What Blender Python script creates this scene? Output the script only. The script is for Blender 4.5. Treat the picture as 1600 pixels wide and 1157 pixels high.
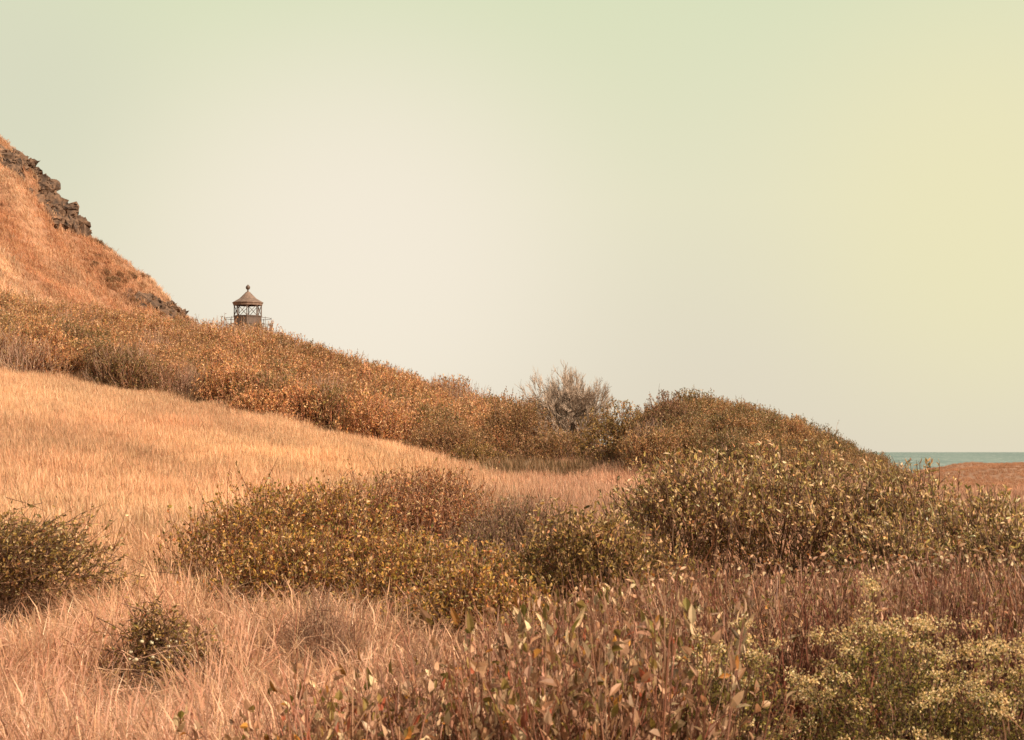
import bpy, bmesh, math
import numpy as np
from mathutils import Vector, Matrix

S = bpy.context.scene
COL = S.collection
rad = math.radians
for o in list(bpy.data.objects):
    bpy.data.objects.remove(o)

# ------------------------------------------------------------------ camera
F = 2986.0                                   # focal length in photograph pixels (1600 wide)
PITCH = math.atan(127.5 / F)
cam_d = bpy.data.cameras.new('camera'); cam = bpy.data.objects.new('camera', cam_d); COL.objects.link(cam)
cam.location = (0, 0, 0); cam.rotation_euler = (rad(90) + PITCH, 0, 0)
cam_d.lens = F / 1600 * 36; cam_d.sensor_width = 36; cam_d.clip_start = 0.1; cam_d.clip_end = 150000
cam_d.dof.use_dof = True; cam_d.dof.focus_distance = 55; cam_d.dof.aperture_fstop = 13
S.camera = cam

# ------------------------------------------------------------------ sky and sun
EXPO = .75
SUN_EL, SUN_AZ = rad(35), rad(122)           # azimuth measured clockwise from +Y (the view)
w = bpy.data.worlds.new('World'); S.world = w; w.use_nodes = True
nt = w.node_tree; N = nt.nodes; L = nt.links; N.clear()
out = N.new('ShaderNodeOutputWorld'); bg = N.new('ShaderNodeBackground'); L.new(bg.outputs[0], out.inputs[0])
sky = N.new('ShaderNodeTexSky'); sky.sky_type = 'NISHITA'; sky.sun_disc = False
sky.sun_elevation = SUN_EL; sky.sun_rotation = SUN_AZ; sky.dust_density = 4
tc = N.new('ShaderNodeTexCoord'); sep = N.new('ShaderNodeSeparateXYZ'); L.new(tc.outputs['Generated'], sep.inputs[0])
ramp = N.new('ShaderNodeValToRGB'); L.new(sep.outputs['Z'], ramp.inputs[0])
cr = ramp.color_ramp
lin = lambda c: tuple(((v / 255 + .055) / 1.055) ** 2.4 for v in c)
stops = [(0.0, lin((227, 217, 197))), (.05, lin((229, 221, 199))), (.13, lin((232, 228, 198))), (.235, lin((221, 227, 191))), (.45, (.72, .70, .57)), (1, (.46, .46, .41))]
while len(cr.elements) < len(stops): cr.elements.new(.5)
for e, (p, c) in zip(cr.elements, stops): e.position = p; e.color = (*c, 1)
def ray(px, py):
    u = (px - 800) / F; v = (578.5 - py) / F
    d = Vector((u, math.cos(PITCH) - v * math.sin(PITCH), math.sin(PITCH) + v * math.cos(PITCH)))
    return d
cur = ramp.outputs[0]
def skyblob(cur, px, py, deg, col, amount):
    d = ray(px, py).normalized()
    dot = N.new('ShaderNodeVectorMath'); dot.operation = 'DOT_PRODUCT'
    nrm = N.new('ShaderNodeVectorMath'); nrm.operation = 'NORMALIZE'
    L.new(tc.outputs['Generated'], nrm.inputs[0]); L.new(nrm.outputs[0], dot.inputs[0]); dot.inputs[1].default_value = d
    mr = N.new('ShaderNodeMapRange'); mr.interpolation_type = 'SMOOTHERSTEP'
    ac = N.new('ShaderNodeMath'); ac.operation = 'ARCCOSINE'; L.new(dot.outputs['Value'], ac.inputs[0])
    L.new(ac.outputs[0], mr.inputs[0]); mr.inputs[1].default_value = 0; mr.inputs[2].default_value = rad(deg)
    mr.inputs[3].default_value = amount; mr.inputs[4].default_value = 0
    mx = N.new('ShaderNodeMix'); mx.data_type = 'RGBA'
    L.new(mr.outputs[0], mx.inputs[0]); L.new(cur, mx.inputs[6]); mx.inputs[7].default_value = (*col, 1)
    return mx.outputs[2]
cur = skyblob(cur, 0, 170, 8, lin((217, 217, 193)), .7)
cur = skyblob(cur, 560, 440, 11.5, lin((247, 237, 218)), 1)
cur = skyblob(cur, 1580, 330, 11, lin((239, 232, 189)), .9)
mxn = N.new('ShaderNodeMix'); mxn.data_type = 'RGBA'; mxn.inputs[0].default_value = .04
sc_ = N.new('ShaderNodeVectorMath'); sc_.operation = 'SCALE'; sc_.inputs[3].default_value = .1; L.new(sky.outputs[0], sc_.inputs[0])
L.new(cur, mxn.inputs[6]); L.new(sc_.outputs[0], mxn.inputs[7]); L.new(mxn.outputs[2], bg.inputs[0]); bg.inputs[1].default_value = 2 ** -EXPO

sd = bpy.data.lights.new('sun', 'SUN'); sun = bpy.data.objects.new('sun', sd); COL.objects.link(sun)
sd.energy = 4.7; sd.angle = rad(.5); sd.color = (1, .80, .60)
to_sun = Vector((math.sin(SUN_AZ) * math.cos(SUN_EL), math.cos(SUN_AZ) * math.cos(SUN_EL), math.sin(SUN_EL)))
sun.rotation_euler = to_sun.to_track_quat('Z', 'Y').to_euler(); sun.location = to_sun * 100
S.view_settings.view_transform = 'Standard'; S.view_settings.look = 'None'
S.view_settings.exposure = EXPO; S.view_settings.gamma = 1
S.cycles.max_bounces = 6; S.cycles.diffuse_bounces = 3; S.cycles.transmission_bounces = 3; S.cycles.glossy_bounces = 2

# ------------------------------------------------------------------ helpers
def W(px, py, d):
    """point at depth d (metres along +Y) seen at photograph pixel px, py"""
    r = ray(px, py); return np.array([r.x, r.y, r.z]) * (d / r.y)

def tag(o, label=None, cat=None, group=None, kind=None):
    if label: o['label'] = label
    if cat: o['category'] = cat
    if group: o['group'] = group
    if kind: o['kind'] = kind
    return o

def nodes(name):
    m = bpy.data.materials.new(name); m.use_nodes = True
    return m, m.node_tree.nodes, m.node_tree.links, m.node_tree.nodes['Principled BSDF']

def foliage_mat(name, instanced=False, transl=.42, rough=.5, spec=.35):
    m, N, L, p = nodes(name)
    a = N.new('ShaderNodeAttribute'); a.attribute_name = 'col'; c = a.outputs['Color']
    if instanced:
        b = N.new('ShaderNodeAttribute'); b.attribute_type = 'INSTANCER'; b.attribute_name = 'tint'
        mx = N.new('ShaderNodeMix'); mx.data_type = 'RGBA'; mx.blend_type = 'MULTIPLY'; mx.inputs[0].default_value = 1
        L.new(c, mx.inputs[6]); L.new(b.outputs['Color'], mx.inputs[7]); c = mx.outputs[2]
    L.new(c, p.inputs['Base Color']); p.inputs['Roughness'].default_value = rough
    p.inputs['Specular IOR Level'].default_value = spec
    t = N.new('ShaderNodeBsdfTranslucent'); L.new(c, t.inputs[0])
    ms = N.new('ShaderNodeMixShader'); ms.inputs[0].default_value = transl
    L.new(p.outputs[0], ms.inputs[1]); L.new(t.outputs[0], ms.inputs[2])
    L.new(ms.outputs[0], N['Material Output'].inputs[0])
    return m
M_LEAF = foliage_mat('leaf'); M_LEAFI = foliage_mat('leaf_scattered', True)
M_GRASSI = foliage_mat('dry_grass', True, .35, .55, .3)
M_GRASS = foliage_mat('dry_grass_tuft', False, .35, .55, .3)
def bark_mat(name, instanced=False):
    return foliage_mat(name, instanced, .0, .75, .2)
M_BARK = bark_mat('bark')

# mesh accumulators ------------------------------------------------
class MB:
    def __init__(s): s.v = []; s.t = []; s.q = []; s.c = []; s.n = 0
    def add(s, v, tris=None, quads=None, c=None):
        v = np.asarray(v, float).reshape(-1, 3)
        if tris is not None and len(tris): s.t.append(np.asarray(tris).reshape(-1, 3) + s.n)
        if quads is not None and len(quads): s.q.append(np.asarray(quads).reshape(-1, 4) + s.n)
        c = np.broadcast_to(np.asarray(c if c is not None else (1, 1, 1), float), (len(v), 3))
        s.v.append(v); s.c.append(c); s.n += len(v)
    def mesh(s, name, mat, smooth=False):
        me = bpy.data.meshes.new(name)
        v = np.concatenate(s.v) if s.v else np.zeros((0, 3)); c = np.concatenate(s.c) if s.c else np.zeros((0, 3))
        t = np.concatenate(s.t) if s.t else np.zeros((0, 3), int); q = np.concatenate(s.q) if s.q else np.zeros((0, 4), int)
        me.vertices.add(len(v)); me.vertices.foreach_set('co', v.ravel().astype(np.float32))
        li = np.concatenate([t.ravel(), q.ravel()]).astype(np.int32)
        me.loops.add(len(li)); me.loops.foreach_set('vertex_index', li)
        st = np.concatenate([np.arange(len(t)) * 3, len(t) * 3 + np.arange(len(q)) * 4]).astype(np.int32)
        me.polygons.add(len(st)); me.polygons.foreach_set('loop_start', st)
        me.polygons.foreach_set('use_smooth', np.full(len(st), smooth, dtype=bool))
        me.update(calc_edges=True)
        a = me.attributes.new('col', 'FLOAT_COLOR', 'POINT')
        a.data.foreach_set('color', np.concatenate([c, np.ones((len(c), 1))], 1).ravel().astype(np.float32))
        if mat: me.materials.append(mat)
        return me
    def obj(s, name, mat, parent=None, smooth=False, link=True):
        o = bpy.data.objects.new(name, s.mesh(name, mat, smooth))
        if link: COL.objects.link(o)
        if parent: o.parent = parent
        return o

def unit(a): return a / np.maximum(np.linalg.norm(a, axis=-1, keepdims=True), 1e-9)

def add_leaves(mb, p, d, rng, ln, wd, col, curl=.25, fine=False):
    """leaves at p pointing along d; ln, wd arrays; col (n,3)"""
    n = len(p)
    if n == 0: return
    d = unit(d); r = unit(rng.normal(size=(n, 3)))
    side = unit(np.cross(d, r)); nor = np.cross(side, d)
    ln = ln[:, None]; wd = wd[:, None] * .5
    fold = wd * .45
    if fine:
        cu = curl * ln * rng.uniform(.2, 1.3, (n, 1))
        b = p; m1 = p + d * ln * .33 + nor * 0; m2 = p + d * ln * .68 - nor * cu * .45; tip = p + d * ln * .97 - nor * cu
        V = np.stack([b, m1 - side * wd + nor * fold, m1, m1 + side * wd + nor * fold,
                      m2 - side * wd * .8 + nor * fold * .8, m2, m2 + side * wd * .8 + nor * fold * .8, tip], 1)
        base = (np.arange(n) * 8)[:, None]
        T = np.concatenate([base + k for k in ([0, 2, 1], [0, 3, 2], [4, 5, 7], [5, 6, 7])], 0)
        Q = np.concatenate([base + k for k in ([1, 2, 5, 4], [2, 3, 6, 5])], 0)
        mb.add(V.reshape(-1, 3), T, Q, np.repeat(col, 8, 0))
    else:
        m = p + d * ln * .48; tip = p + d * ln - nor * curl * ln * .6
        V = np.stack([p, m - side * wd + nor * fold, tip, m + side * wd + nor * fold, ], 1)
        base = (np.arange(n) * 4)[:, None]
        T = np.concatenate([base + [0, 2, 1], base + [0, 3, 2]], 0)
        mb.add(V.reshape(-1, 3), T, None, np.repeat(col, 4, 0))

def add_tubes(mb, p0, p1, r0, r1, col, sides=3):
    n = len(p0)
    if n == 0: return
    d = unit(p1 - p0); up = np.where(np.abs(d[:, 2:3]) > .9, [[1., 0, 0]], [[0, 0, 1.]])
    a = unit(np.cross(d, up)); b = np.cross(d, a)
    ang = np.arange(sides) * 2 * np.pi / sides
    ring = a[:, None] * np.cos(ang)[None, :, None] + b[:, None] * np.sin(ang)[None, :, None]
    r0 = np.broadcast_to(np.asarray(r0, float), (n,)); r1 = np.broadcast_to(np.asarray(r1, float), (n,))
    V = np.concatenate([p0[:, None] + ring * r0[:, None, None], p1[:, None] + ring * r1[:, None, None]], 1)
    base = (np.arange(n) * 2 * sides)[:, None]
    Q = np.concatenate([base + [k, (k + 1) % sides, sides + (k + 1) % sides, sides + k] for k in range(sides)], 0)
    mb.add(V.reshape(-1, 3), None, Q, np.repeat(np.broadcast_to(col, (n, 3)), 2 * sides, 0))

def add_curve_tubes(mb, p0, p1, r0, r1, col, rng, bow=.1, seg=3, sides=3):
    """bowed tubes from p0 to p1"""
    n = len(p0); ln = np.linalg.norm(p1 - p0, axis=1, keepdims=True)
    off = rng.normal(size=(n, 3)) * ln * bow
    prev = p0
    for k in range(seg):
        t = (k + 1) / seg; q = p0 * (1 - t) + p1 * t + off * math.sin(math.pi * t)
        if k == seg - 1: q = p1
        add_tubes(mb, prev, q, r0 + (r1 - r0) * k / seg, r0 + (r1 - r0) * t, col, sides)
        prev = q

def add_blades(mb, p, d, rng, ln, wd, col, droop, seed=0.):
    """grass blades: ribbons that bend over; seed = share carrying a thicker seed head"""
    n = len(p); d = unit(d)
    lean = unit(np.stack([rng.normal(size=n), rng.normal(size=n), np.zeros(n)], 1) * .6 + d * [1, 1, 0] * 2)
    side = unit(np.cross(d, unit(rng.normal(size=(n, 3)))))
    ln = ln[:, None]; wd = wd[:, None] * .5; droop = droop[:, None]
    c1 = p + d * ln * .45 + lean * droop * ln * .12
    c2 = p + d * ln * .78 + lean * droop * ln * .38 - [0, 0, 1] * droop * ln * .08
    c3 = p + d * ln * .98 + lean * droop * ln * .75 - [0, 0, 1] * droop * ln * .35
    sh = (rng.random((n, 1)) < seed)
    w2 = np.where(sh, wd * 2.2, wd * .7)
    V = np.stack([p - side * wd, p + side * wd, c1 - side * wd * .9, c1 + side * wd * .9, c2 - side * w2, c2 + side * w2, c3], 1)
    base = (np.arange(n) * 7)[:, None]
    Q = np.concatenate([base + [0, 1, 3, 2], base + [2, 3, 5, 4]], 0)
    mb.add(V.reshape(-1, 3), base + [4, 5, 6], Q, np.repeat(col, 7, 0))

def warm(pal, c=(1.15, 1.02, .95)): return [(w_, tuple(a * b for a, b in zip(q, c))) for w_, q in pal]
def pick(rng, pal, n, jit=.12):
    """palette = [(weight, (r,g,b)), ...] -> n jittered colours"""
    wts = np.array([p[0] for p in pal], float); wts /= wts.sum()
    c = np.array([p[1] for p in pal], float)[rng.choice(len(pal), n, p=wts)]
    return np.clip(c * (1 + rng.normal(size=(n, 1)) * jit * 1.4) * (1 + rng.normal(size=(n, 3)) * jit * .3), .005, .95)

# value noise in numpy ---------------------------------------------
_tab = np.random.default_rng(5).random((256, 256))
def vnoise(x, y):
    xi = np.floor(x).astype(int); yi = np.floor(y).astype(int); fx = x - xi; fy = y - yi
    fx = fx * fx * (3 - 2 * fx); fy = fy * fy * (3 - 2 * fy)
    g = lambda a, b: _tab[a % 256, b % 256]
    return (g(xi, yi) * (1 - fx) + g(xi + 1, yi) * fx) * (1 - fy) + (g(xi, yi + 1) * (1 - fx) + g(xi + 1, yi + 1) * fx) * fy
def fbm(x, y, o=4):
    s = 0; a = .5
    for k in range(o): s = s + a * vnoise(x * 2 ** k + 17 * k, y * 2 ** k + 31 * k); a *= .5
    return s / (1 - .5 ** o)

# ------------------------------------------------------------------ terrain
# rows: depth -> ground height profile given as the slope angle (photograph row) across the view
ROWS = [
 (13,  None, -1.88),
 (20,  [(-800, 830), (0, 925), (300, 945), (800, 955), (1600, 955), (2600, 955)]),
 (30,  [(-800, 700), (0, 800), (300, 820), (700, 838), (1000, 845), (1600, 855), (2600, 860)]),
 (45,  [(-800, 545), (0, 685), (300, 720), (500, 745), (700, 763), (900, 772), (1050, 765), (1200, 765), (1400, 790), (1600, 810), (2600, 830)]),
 (52,  [(-800, 495), (0, 638), (300, 680), (500, 711), (700, 744), (900, 757), (1000, 712), (1080, 668), (1150, 676), (1200, 690), (1300, 727), (1400, 780), (1600, 800), (2600, 830)]),
 (60,  [(-800, 455), (0, 602), (300, 647), (500, 684), (700, 727), (850, 738), (950, 722), (1080, 716), (1250, 750), (1400, 790), (1600, 792), (2600, 810)]),
 (85,  [(-800, 400), (-200, 490), (0, 522), (300, 556), (420, 574), (600, 621), (770, 684), (850, 700), (1000, 715), (1150, 745), (1600, 775), (2600, 780)]),
 (105, [(-800, 420), (-200, 520), (0, 550), (300, 592), (600, 680), (800, 730), (1000, 760), (1600, 765), (2600, 760)]),
 (130, [(-900, 230), (-400, 345), (0, 470), (150, 540), (300, 590), (450, 650), (700, 710), (1000, 760), (1400, 765), (1600, 752), (2600, 730)]),
 (160, [(-900, 0), (-400, 120), (0, 345), (100, 425), (180, 480), (290, 550), (380, 625), (500, 660), (700, 730), (1000, 770), (1400, 760), (1480, 742), (1600, 737), (2000, 728), (2600, 715)]),
 (190, [(-900, -350), (-400, -100), (-100, 140), (0, 219), (22, 228), (50, 246), (72, 285), (98, 318), (120, 352), (150, 385), (200, 425), (240, 462), (285, 492), (340, 560), (440, 640), (600, 730), (1000, 800), (1350, 775), (1440, 738), (1500, 730), (1600, 726), (2000, 718), (2600, 700)]),
 (240, [(-900, -200), (-400, 60), (0, 350), (200, 520), (340, 620), (500, 800), (1000, 900), (1300, 830), (1420, 745), (1500, 729), (1600, 723), (2000, 714), (2600, 700)]),
 (320, [(-900, 50), (-400, 250), (0, 480), (200, 700), (400, 950), (1300, 950), (1500, 800), (1700, 780), (2600, 730)]),
 (420, [(-900, 300), (-300, 700), (200, 900), (2600, 900)]),
 (600, None, -40.0),
]
def _axis(segs):
    a = [segs[0][0]]
    for s, e, st in segs:
        n = max(1, int(round((e - s) / st))); a += list(s + (np.arange(n) + 1) * (e - s) / n)
    return np.array(a)
GX = _axis([(-500, -130, 12), (-130, -60, 3), (-60, -20, .9), (-20, 20, .4), (20, 60, .9), (60, 140, 3), (140, 500, 12)])
GY = _axis([(-60, 0, 4), (0, 62, .45), (62, 110, .8), (110, 200, 1.4), (200, 330, 3.5), (330, 620, 15)])
def _table(X, Y):
    Z = np.full(X.shape, -1.9)
    PX = 800 + F * X / np.maximum(Y, 1)
    def prof(r):
        if r[1] is None: return np.full(X.shape, r[2])
        xs, ys = zip(*r[1]); py = np.interp(PX, xs, ys)
        return -(py - 706) / F * r[0] * 1.0
    ds = [r[0] for r in ROWS]; P = [prof(r) for r in ROWS]
    for k in range(len(ds) - 1):
        m = (Y >= ds[k]) & (Y < ds[k + 1]); t = ((Y - ds[k]) / (ds[k + 1] - ds[k]))
        Z = np.where(m, P[k] * (1 - t) + P[k + 1] * t, Z)
    Z = np.where(Y >= ds[-1], -40, Z)
    return Z
_X, _Y = np.meshgrid(GX, GY, indexing='ij')
def _blurred():
    Z = 0; wsum = 0
    s = np.clip(_Y * .012, .5, 1.6)
    for dx, dy, wt in [(0, 0, 2), (1, 0, 1), (-1, 0, 1), (0, 1.6, 1), (0, -1.6, 1), (.7, 1.1, .7), (-.7, -1.1, .7), (.7, -1.1, .7), (-.7, 1.1, .7)]:
        Z = Z + wt * _table(_X + dx * s, _Y + dy * s * 1.5); wsum += wt
    return Z / wsum
GZ = _blurred()
_far = np.clip((_Y - 100) / 60, 0, 1)
GZ = GZ + (fbm(_X * .35, _Y * .35) - .5) * .22 + (fbm(_X * 1.3 + 9, _Y * 1.3) - .5) * .08 + _far * (fbm(_X * .12 + 3, _Y * .05) - .5) * 1.2 + _far * ((fbm(_X * .45 + 8, _Y * .2) - .5) * 1.6 + (fbm(_X * .3 + _Y * .12, _Y * .04 - _X * .05) - .5) * 3.0) * (_X < 0)
def H(x, y):
    x = np.asarray(x, float); y = np.asarray(y, float)
    i = np.clip(np.searchsorted(GX, x) - 1, 0, len(GX) - 2); j = np.clip(np.searchsorted(GY, y) - 1, 0, len(GY) - 2)
    fx = np.clip((x - GX[i]) / (GX[i + 1] - GX[i]), 0, 1); fy = np.clip((y - GY[j]) / (GY[j + 1] - GY[j]), 0, 1)
    return (GZ[i, j] * (1 - fx) + GZ[i + 1, j] * fx) * (1 - fy) + (GZ[i, j + 1] * (1 - fx) + GZ[i + 1, j + 1] * fx) * fy
PXof = lambda x, y: 800 + F * x / np.maximum(y, 1)

# where the scrub begins on the slope: depth of its front edge across the view
def scrub_front(px): return np.interp(px, [-900, 0, 100, 200, 300, 400, 500, 600, 700, 800], [64, 63.5, 62, 61, 60, 57, 58, 58, 60, 66])

g = MB()
nx, ny = len(GX), len(GY)
V = np.stack([_X, _Y, GZ], -1).reshape(-1, 3)
idx = np.arange(nx * ny).reshape(nx, ny)
Q = np.stack([idx[:-1, :-1], idx[1:, :-1], idx[1:, 1:], idx[:-1, 1:]], -1).reshape(-1, 4)
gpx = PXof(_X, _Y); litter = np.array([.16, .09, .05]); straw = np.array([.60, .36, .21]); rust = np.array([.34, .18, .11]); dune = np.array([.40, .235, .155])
n1 = fbm(_X * .5, _Y * .3)[..., None]
cg = straw * (1 - .35 * n1)
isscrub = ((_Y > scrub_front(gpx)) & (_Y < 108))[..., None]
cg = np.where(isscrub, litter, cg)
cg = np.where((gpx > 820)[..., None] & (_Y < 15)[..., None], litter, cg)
n2 = np.clip((fbm(_X * .09 + _Y * .05 + 4, _Y * .03 + _X * .02) - .45) * 5, 0, 1)[..., None]
cg = np.where((_Y > 108)[..., None], straw * .9 * (1 - n2) + rust * n2, cg)
cg = np.where(((_Y > 108) & (gpx > 900))[..., None], dune * (1.05 - .3 * fbm(_X * .2, _Y * .08)[..., None]), cg)
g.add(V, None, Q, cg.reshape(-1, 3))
mt, MN, ML, pb = nodes('ground')
a = MN.new('ShaderNodeAttribute'); a.attribute_name = 'col'
no = MN.new('ShaderNodeTexNoise'); no.inputs['Scale'].default_value = 3; no.inputs['Detail'].default_value = 8; no.inputs['Roughness'].default_value = .7
gc = MN.new('ShaderNodeTexCoord'); ML.new(gc.outputs['Object'], no.inputs['Vector'])
mr = MN.new('ShaderNodeMapRange'); ML.new(no.outputs[0], mr.inputs[0]); mr.inputs[1].default_value = .3; mr.inputs[2].default_value = .7; mr.inputs[3].default_value = .6; mr.inputs[4].default_value = 1.25
vm = MN.new('ShaderNodeVectorMath'); vm.operation = 'SCALE'; ML.new(a.outputs['Color'], vm.inputs[0]); ML.new(mr.outputs[0], vm.inputs[3])
ML.new(vm.outputs[0], pb.inputs['Base Color']); pb.inputs['Roughness'].default_value = .95; pb.inputs['Specular IOR Level'].default_value = .1
bp = MN.new('ShaderNodeBump'); bp.inputs['Strength'].default_value = .7; bp.inputs['Distance'].default_value = .25; ML.new(no.outputs[0], bp.inputs['Height']); ML.new(bp.outputs[0], pb.inputs['Normal'])
tag(g.obj('ground', mt, smooth=True), kind='structure')

# sea ---------------------------------------------------------------
sea = MB(); SEA = -20.0
ys = _axis([(-3000, 0, 500), (0, 8000, 400), (8000, 60000, 6000)]); xs = np.linspace(-30000, 30000, 31)
X, Y = np.meshgrid(xs, ys, indexing='ij'); ii = np.arange(X.size).reshape(X.shape)
sea.add(np.stack([X, Y, np.full(X.shape, SEA)], -1).reshape(-1, 3), None, np.stack([ii[:-1, :-1], ii[1:, :-1], ii[1:, 1:], ii[:-1, 1:]], -1).reshape(-1, 4))
ms, SN, SL, sp = nodes('sea_water')
stc = SN.new('ShaderNodeTexCoord')
def snoise(sx, sy, scale, detail, rough=.6):
    mp = SN.new('ShaderNodeMapping'); mp.inputs['Scale'].default_value = (sx, sy, 1); SL.new(stc.outputs['Object'], mp.inputs[0])
    n = SN.new('ShaderNodeTexNoise'); n.inputs['Scale'].default_value = scale; n.inputs['Detail'].default_value = detail; n.inputs['Roughness'].default_value = rough
    SL.new(mp.outputs[0], n.inputs['Vector']); return n.outputs[0]
big = snoise(.25, .05, .012, 4); small = snoise(1, .10, .09, 5, .7)
rp = SN.new('ShaderNodeValToRGB'); SL.new(big, rp.inputs[0])
rp.color_ramp.elements[0].position = .35; rp.color_ramp.elements[0].color = (.10, .15, .145, 1)
rp.color_ramp.elements[1].position = .65; rp.color_ramp.elements[1].color = (.16, .215, .20, 1)
cap = SN.new('ShaderNodeMapRange'); SL.new(small, cap.inputs[0]); cap.inputs[1].default_value = .585; cap.inputs[2].default_value = .65
mx = SN.new('ShaderNodeMix'); mx.data_type = 'RGBA'; SL.new(cap.outputs[0], mx.inputs[0]); SL.new(rp.outputs[0], mx.inputs[6]); mx.inputs[7].default_value = (.75, .74, .68, 1)
SL.new(mx.outputs[2], sp.inputs['Base Color']); sp.inputs['Roughness'].default_value = .6; sp.inputs['Specular IOR Level'].default_value = .12
tag(sea.obj('sea', ms), kind='structure')

# ------------------------------------------------------------------ scattering of uncountable cover
def protos(name, meshes):
    c = bpy.data.collections.new(name)
    for k, me in enumerate(meshes):
        c.objects.link(bpy.data.objects.new('%s_%02d' % (name, k), me))
    return c
def scatter(name, coll, pts, rot, scl, vid, tint, label=None, kind='stuff', mat=None):
    me = bpy.data.meshes.new(name); n = len(pts)
    me.vertices.add(n); me.vertices.foreach_set('co', np.asarray(pts, np.float32).ravel())
    for nm, ty, val, key in (('rot', 'FLOAT_VECTOR', rot, 'vector'), ('scl', 'FLOAT_VECTOR', scl, 'vector'), ('tint', 'FLOAT_VECTOR', tint, 'vector')):
        at = me.attributes.new(nm, ty, 'POINT'); at.data.foreach_set(key, np.asarray(val, np.float32).ravel())
    at = me.attributes.new('vid', 'INT', 'POINT'); at.data.foreach_set('value', np.asarray(vid, np.int32))
    o = bpy.data.objects.new(name, me); COL.objects.link(o)
    if mat: me.materials.append(mat)
    ng = bpy.data.node_groups.new(name + '_scatter', 'GeometryNodeTree')
    ng.interface.new_socket('Geometry', in_out='INPUT', socket_type='NodeSocketGeometry')
    ng.interface.new_socket('Geometry', in_out='OUTPUT', socket_type='NodeSocketGeometry')
    n = ng.nodes; gi = n.new('NodeGroupInput'); go = n.new('NodeGroupOutput')
    ci = n.new('GeometryNodeCollectionInfo'); ci.inputs['Collection'].default_value = coll
    ci.inputs['Separate Children'].default_value = True; ci.inputs['Reset Children'].default_value = True
    ip = n.new('GeometryNodeInstanceOnPoints'); ip.inputs['Pick Instance'].default_value = True
    def na(nm, ty):
        a = n.new('GeometryNodeInputNamedAttribute'); a.data_type = ty; a.inputs['Name'].default_value = nm; return a.outputs['Attribute']
    ng.links.new(gi.outputs[0], ip.inputs['Points']); ng.links.new(ci.outputs[0], ip.inputs['Instance'])
    ng.links.new(na('vid', 'INT'), ip.inputs['Instance Index']); ng.links.new(na('rot', 'FLOAT_VECTOR'), ip.inputs['Rotation'])
    ng.links.new(na('scl', 'FLOAT_VECTOR'), ip.inputs['Scale']); ng.links.new(ip.outputs[0], go.inputs[0])
    md = o.modifiers.new('scatter', 'NODES'); md.node_group = ng
    return tag(o, label, None, None, kind)

def jgrid(rng, x0, x1, y0, y1, st):
    x, y = np.meshgrid(np.arange(x0, x1, st), np.arange(y0, y1, st))
    x = x.ravel() + rng.uniform(-.5, .5, x.size) * st; y = y.ravel() + rng.uniform(-.5, .5, y.size) * st
    return x, y

# -------- grass tufts
STRAW = [(4, (.72, .47, .29)), (3, (.64, .39, .235)), (2, (.80, .58, .39)), (1, (.48, .25, .15))]
def tuft(seed, n, rad_, h, wd, droop, pal=STRAW, seedshare=.3, lean=(.0, 0), spread=.16):
    r = np.random.default_rng(seed); mb = MB()
    a = r.uniform(0, 2 * np.pi, n); q = np.sqrt(r.random(n)) * rad_
    p = np.stack([np.cos(a) * q, np.sin(a) * q, np.full(n, -.04)], 1)
    d = np.stack([r.normal(size=n) * spread + lean[0], r.normal(size=n) * spread + lean[1], np.ones(n)], 1)
    add_blades(mb, p, d, r, h * r.uniform(.45, 1.1, n), np.full(n, wd * .8) * r.uniform(.6, 1.3, n), pick(r, pal, n, .13), droop * r.uniform(.1, 1.5, n), seedshare)
    return mb.mesh('grass_tuft', M_GRASSI)
tuft_near = protos('tuft_near', [tuft(100 + k, 78, .17, .66, .0042, .75, lean=(-.08, 0), spread=.24) for k in range(5)])
tuft_mid = protos('tuft_mid', [tuft(120 + k, 105, .28, .66, .0068, .2, lean=(-.05, 0), spread=.11) for k in range(5)])
tuft_far = protos('tuft_far', [tuft(140 + k, 60, .5, .7, .03, .4, lean=(-.15, -.1), spread=.3) for k in range(4)])

def in_view(x, y, margin=140): 
    px = PXof(x, y); return (px > -margin - 2500 / np.maximum(y, 1)) & (px < 1600 + 5 * margin + 5000 / np.maximum(y, 1))

def grass(name, coll, nv, x, y, rng, s0, s1, tint, label, zs=None):
    n = len(x); z = H(x, y)
    sc1 = rng.uniform(s0, s1, n); zz = sc1 * (zs if zs is not None else 1)
    scatter(name, coll, np.stack([x, y, z], 1), np.stack([rng.normal(size=n) * .07, rng.normal(size=n) * .07, rng.normal(size=n) * .5], 1),
            np.stack([sc1, sc1, zz], 1), rng.integers(0, nv, n), tint, label)

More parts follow.
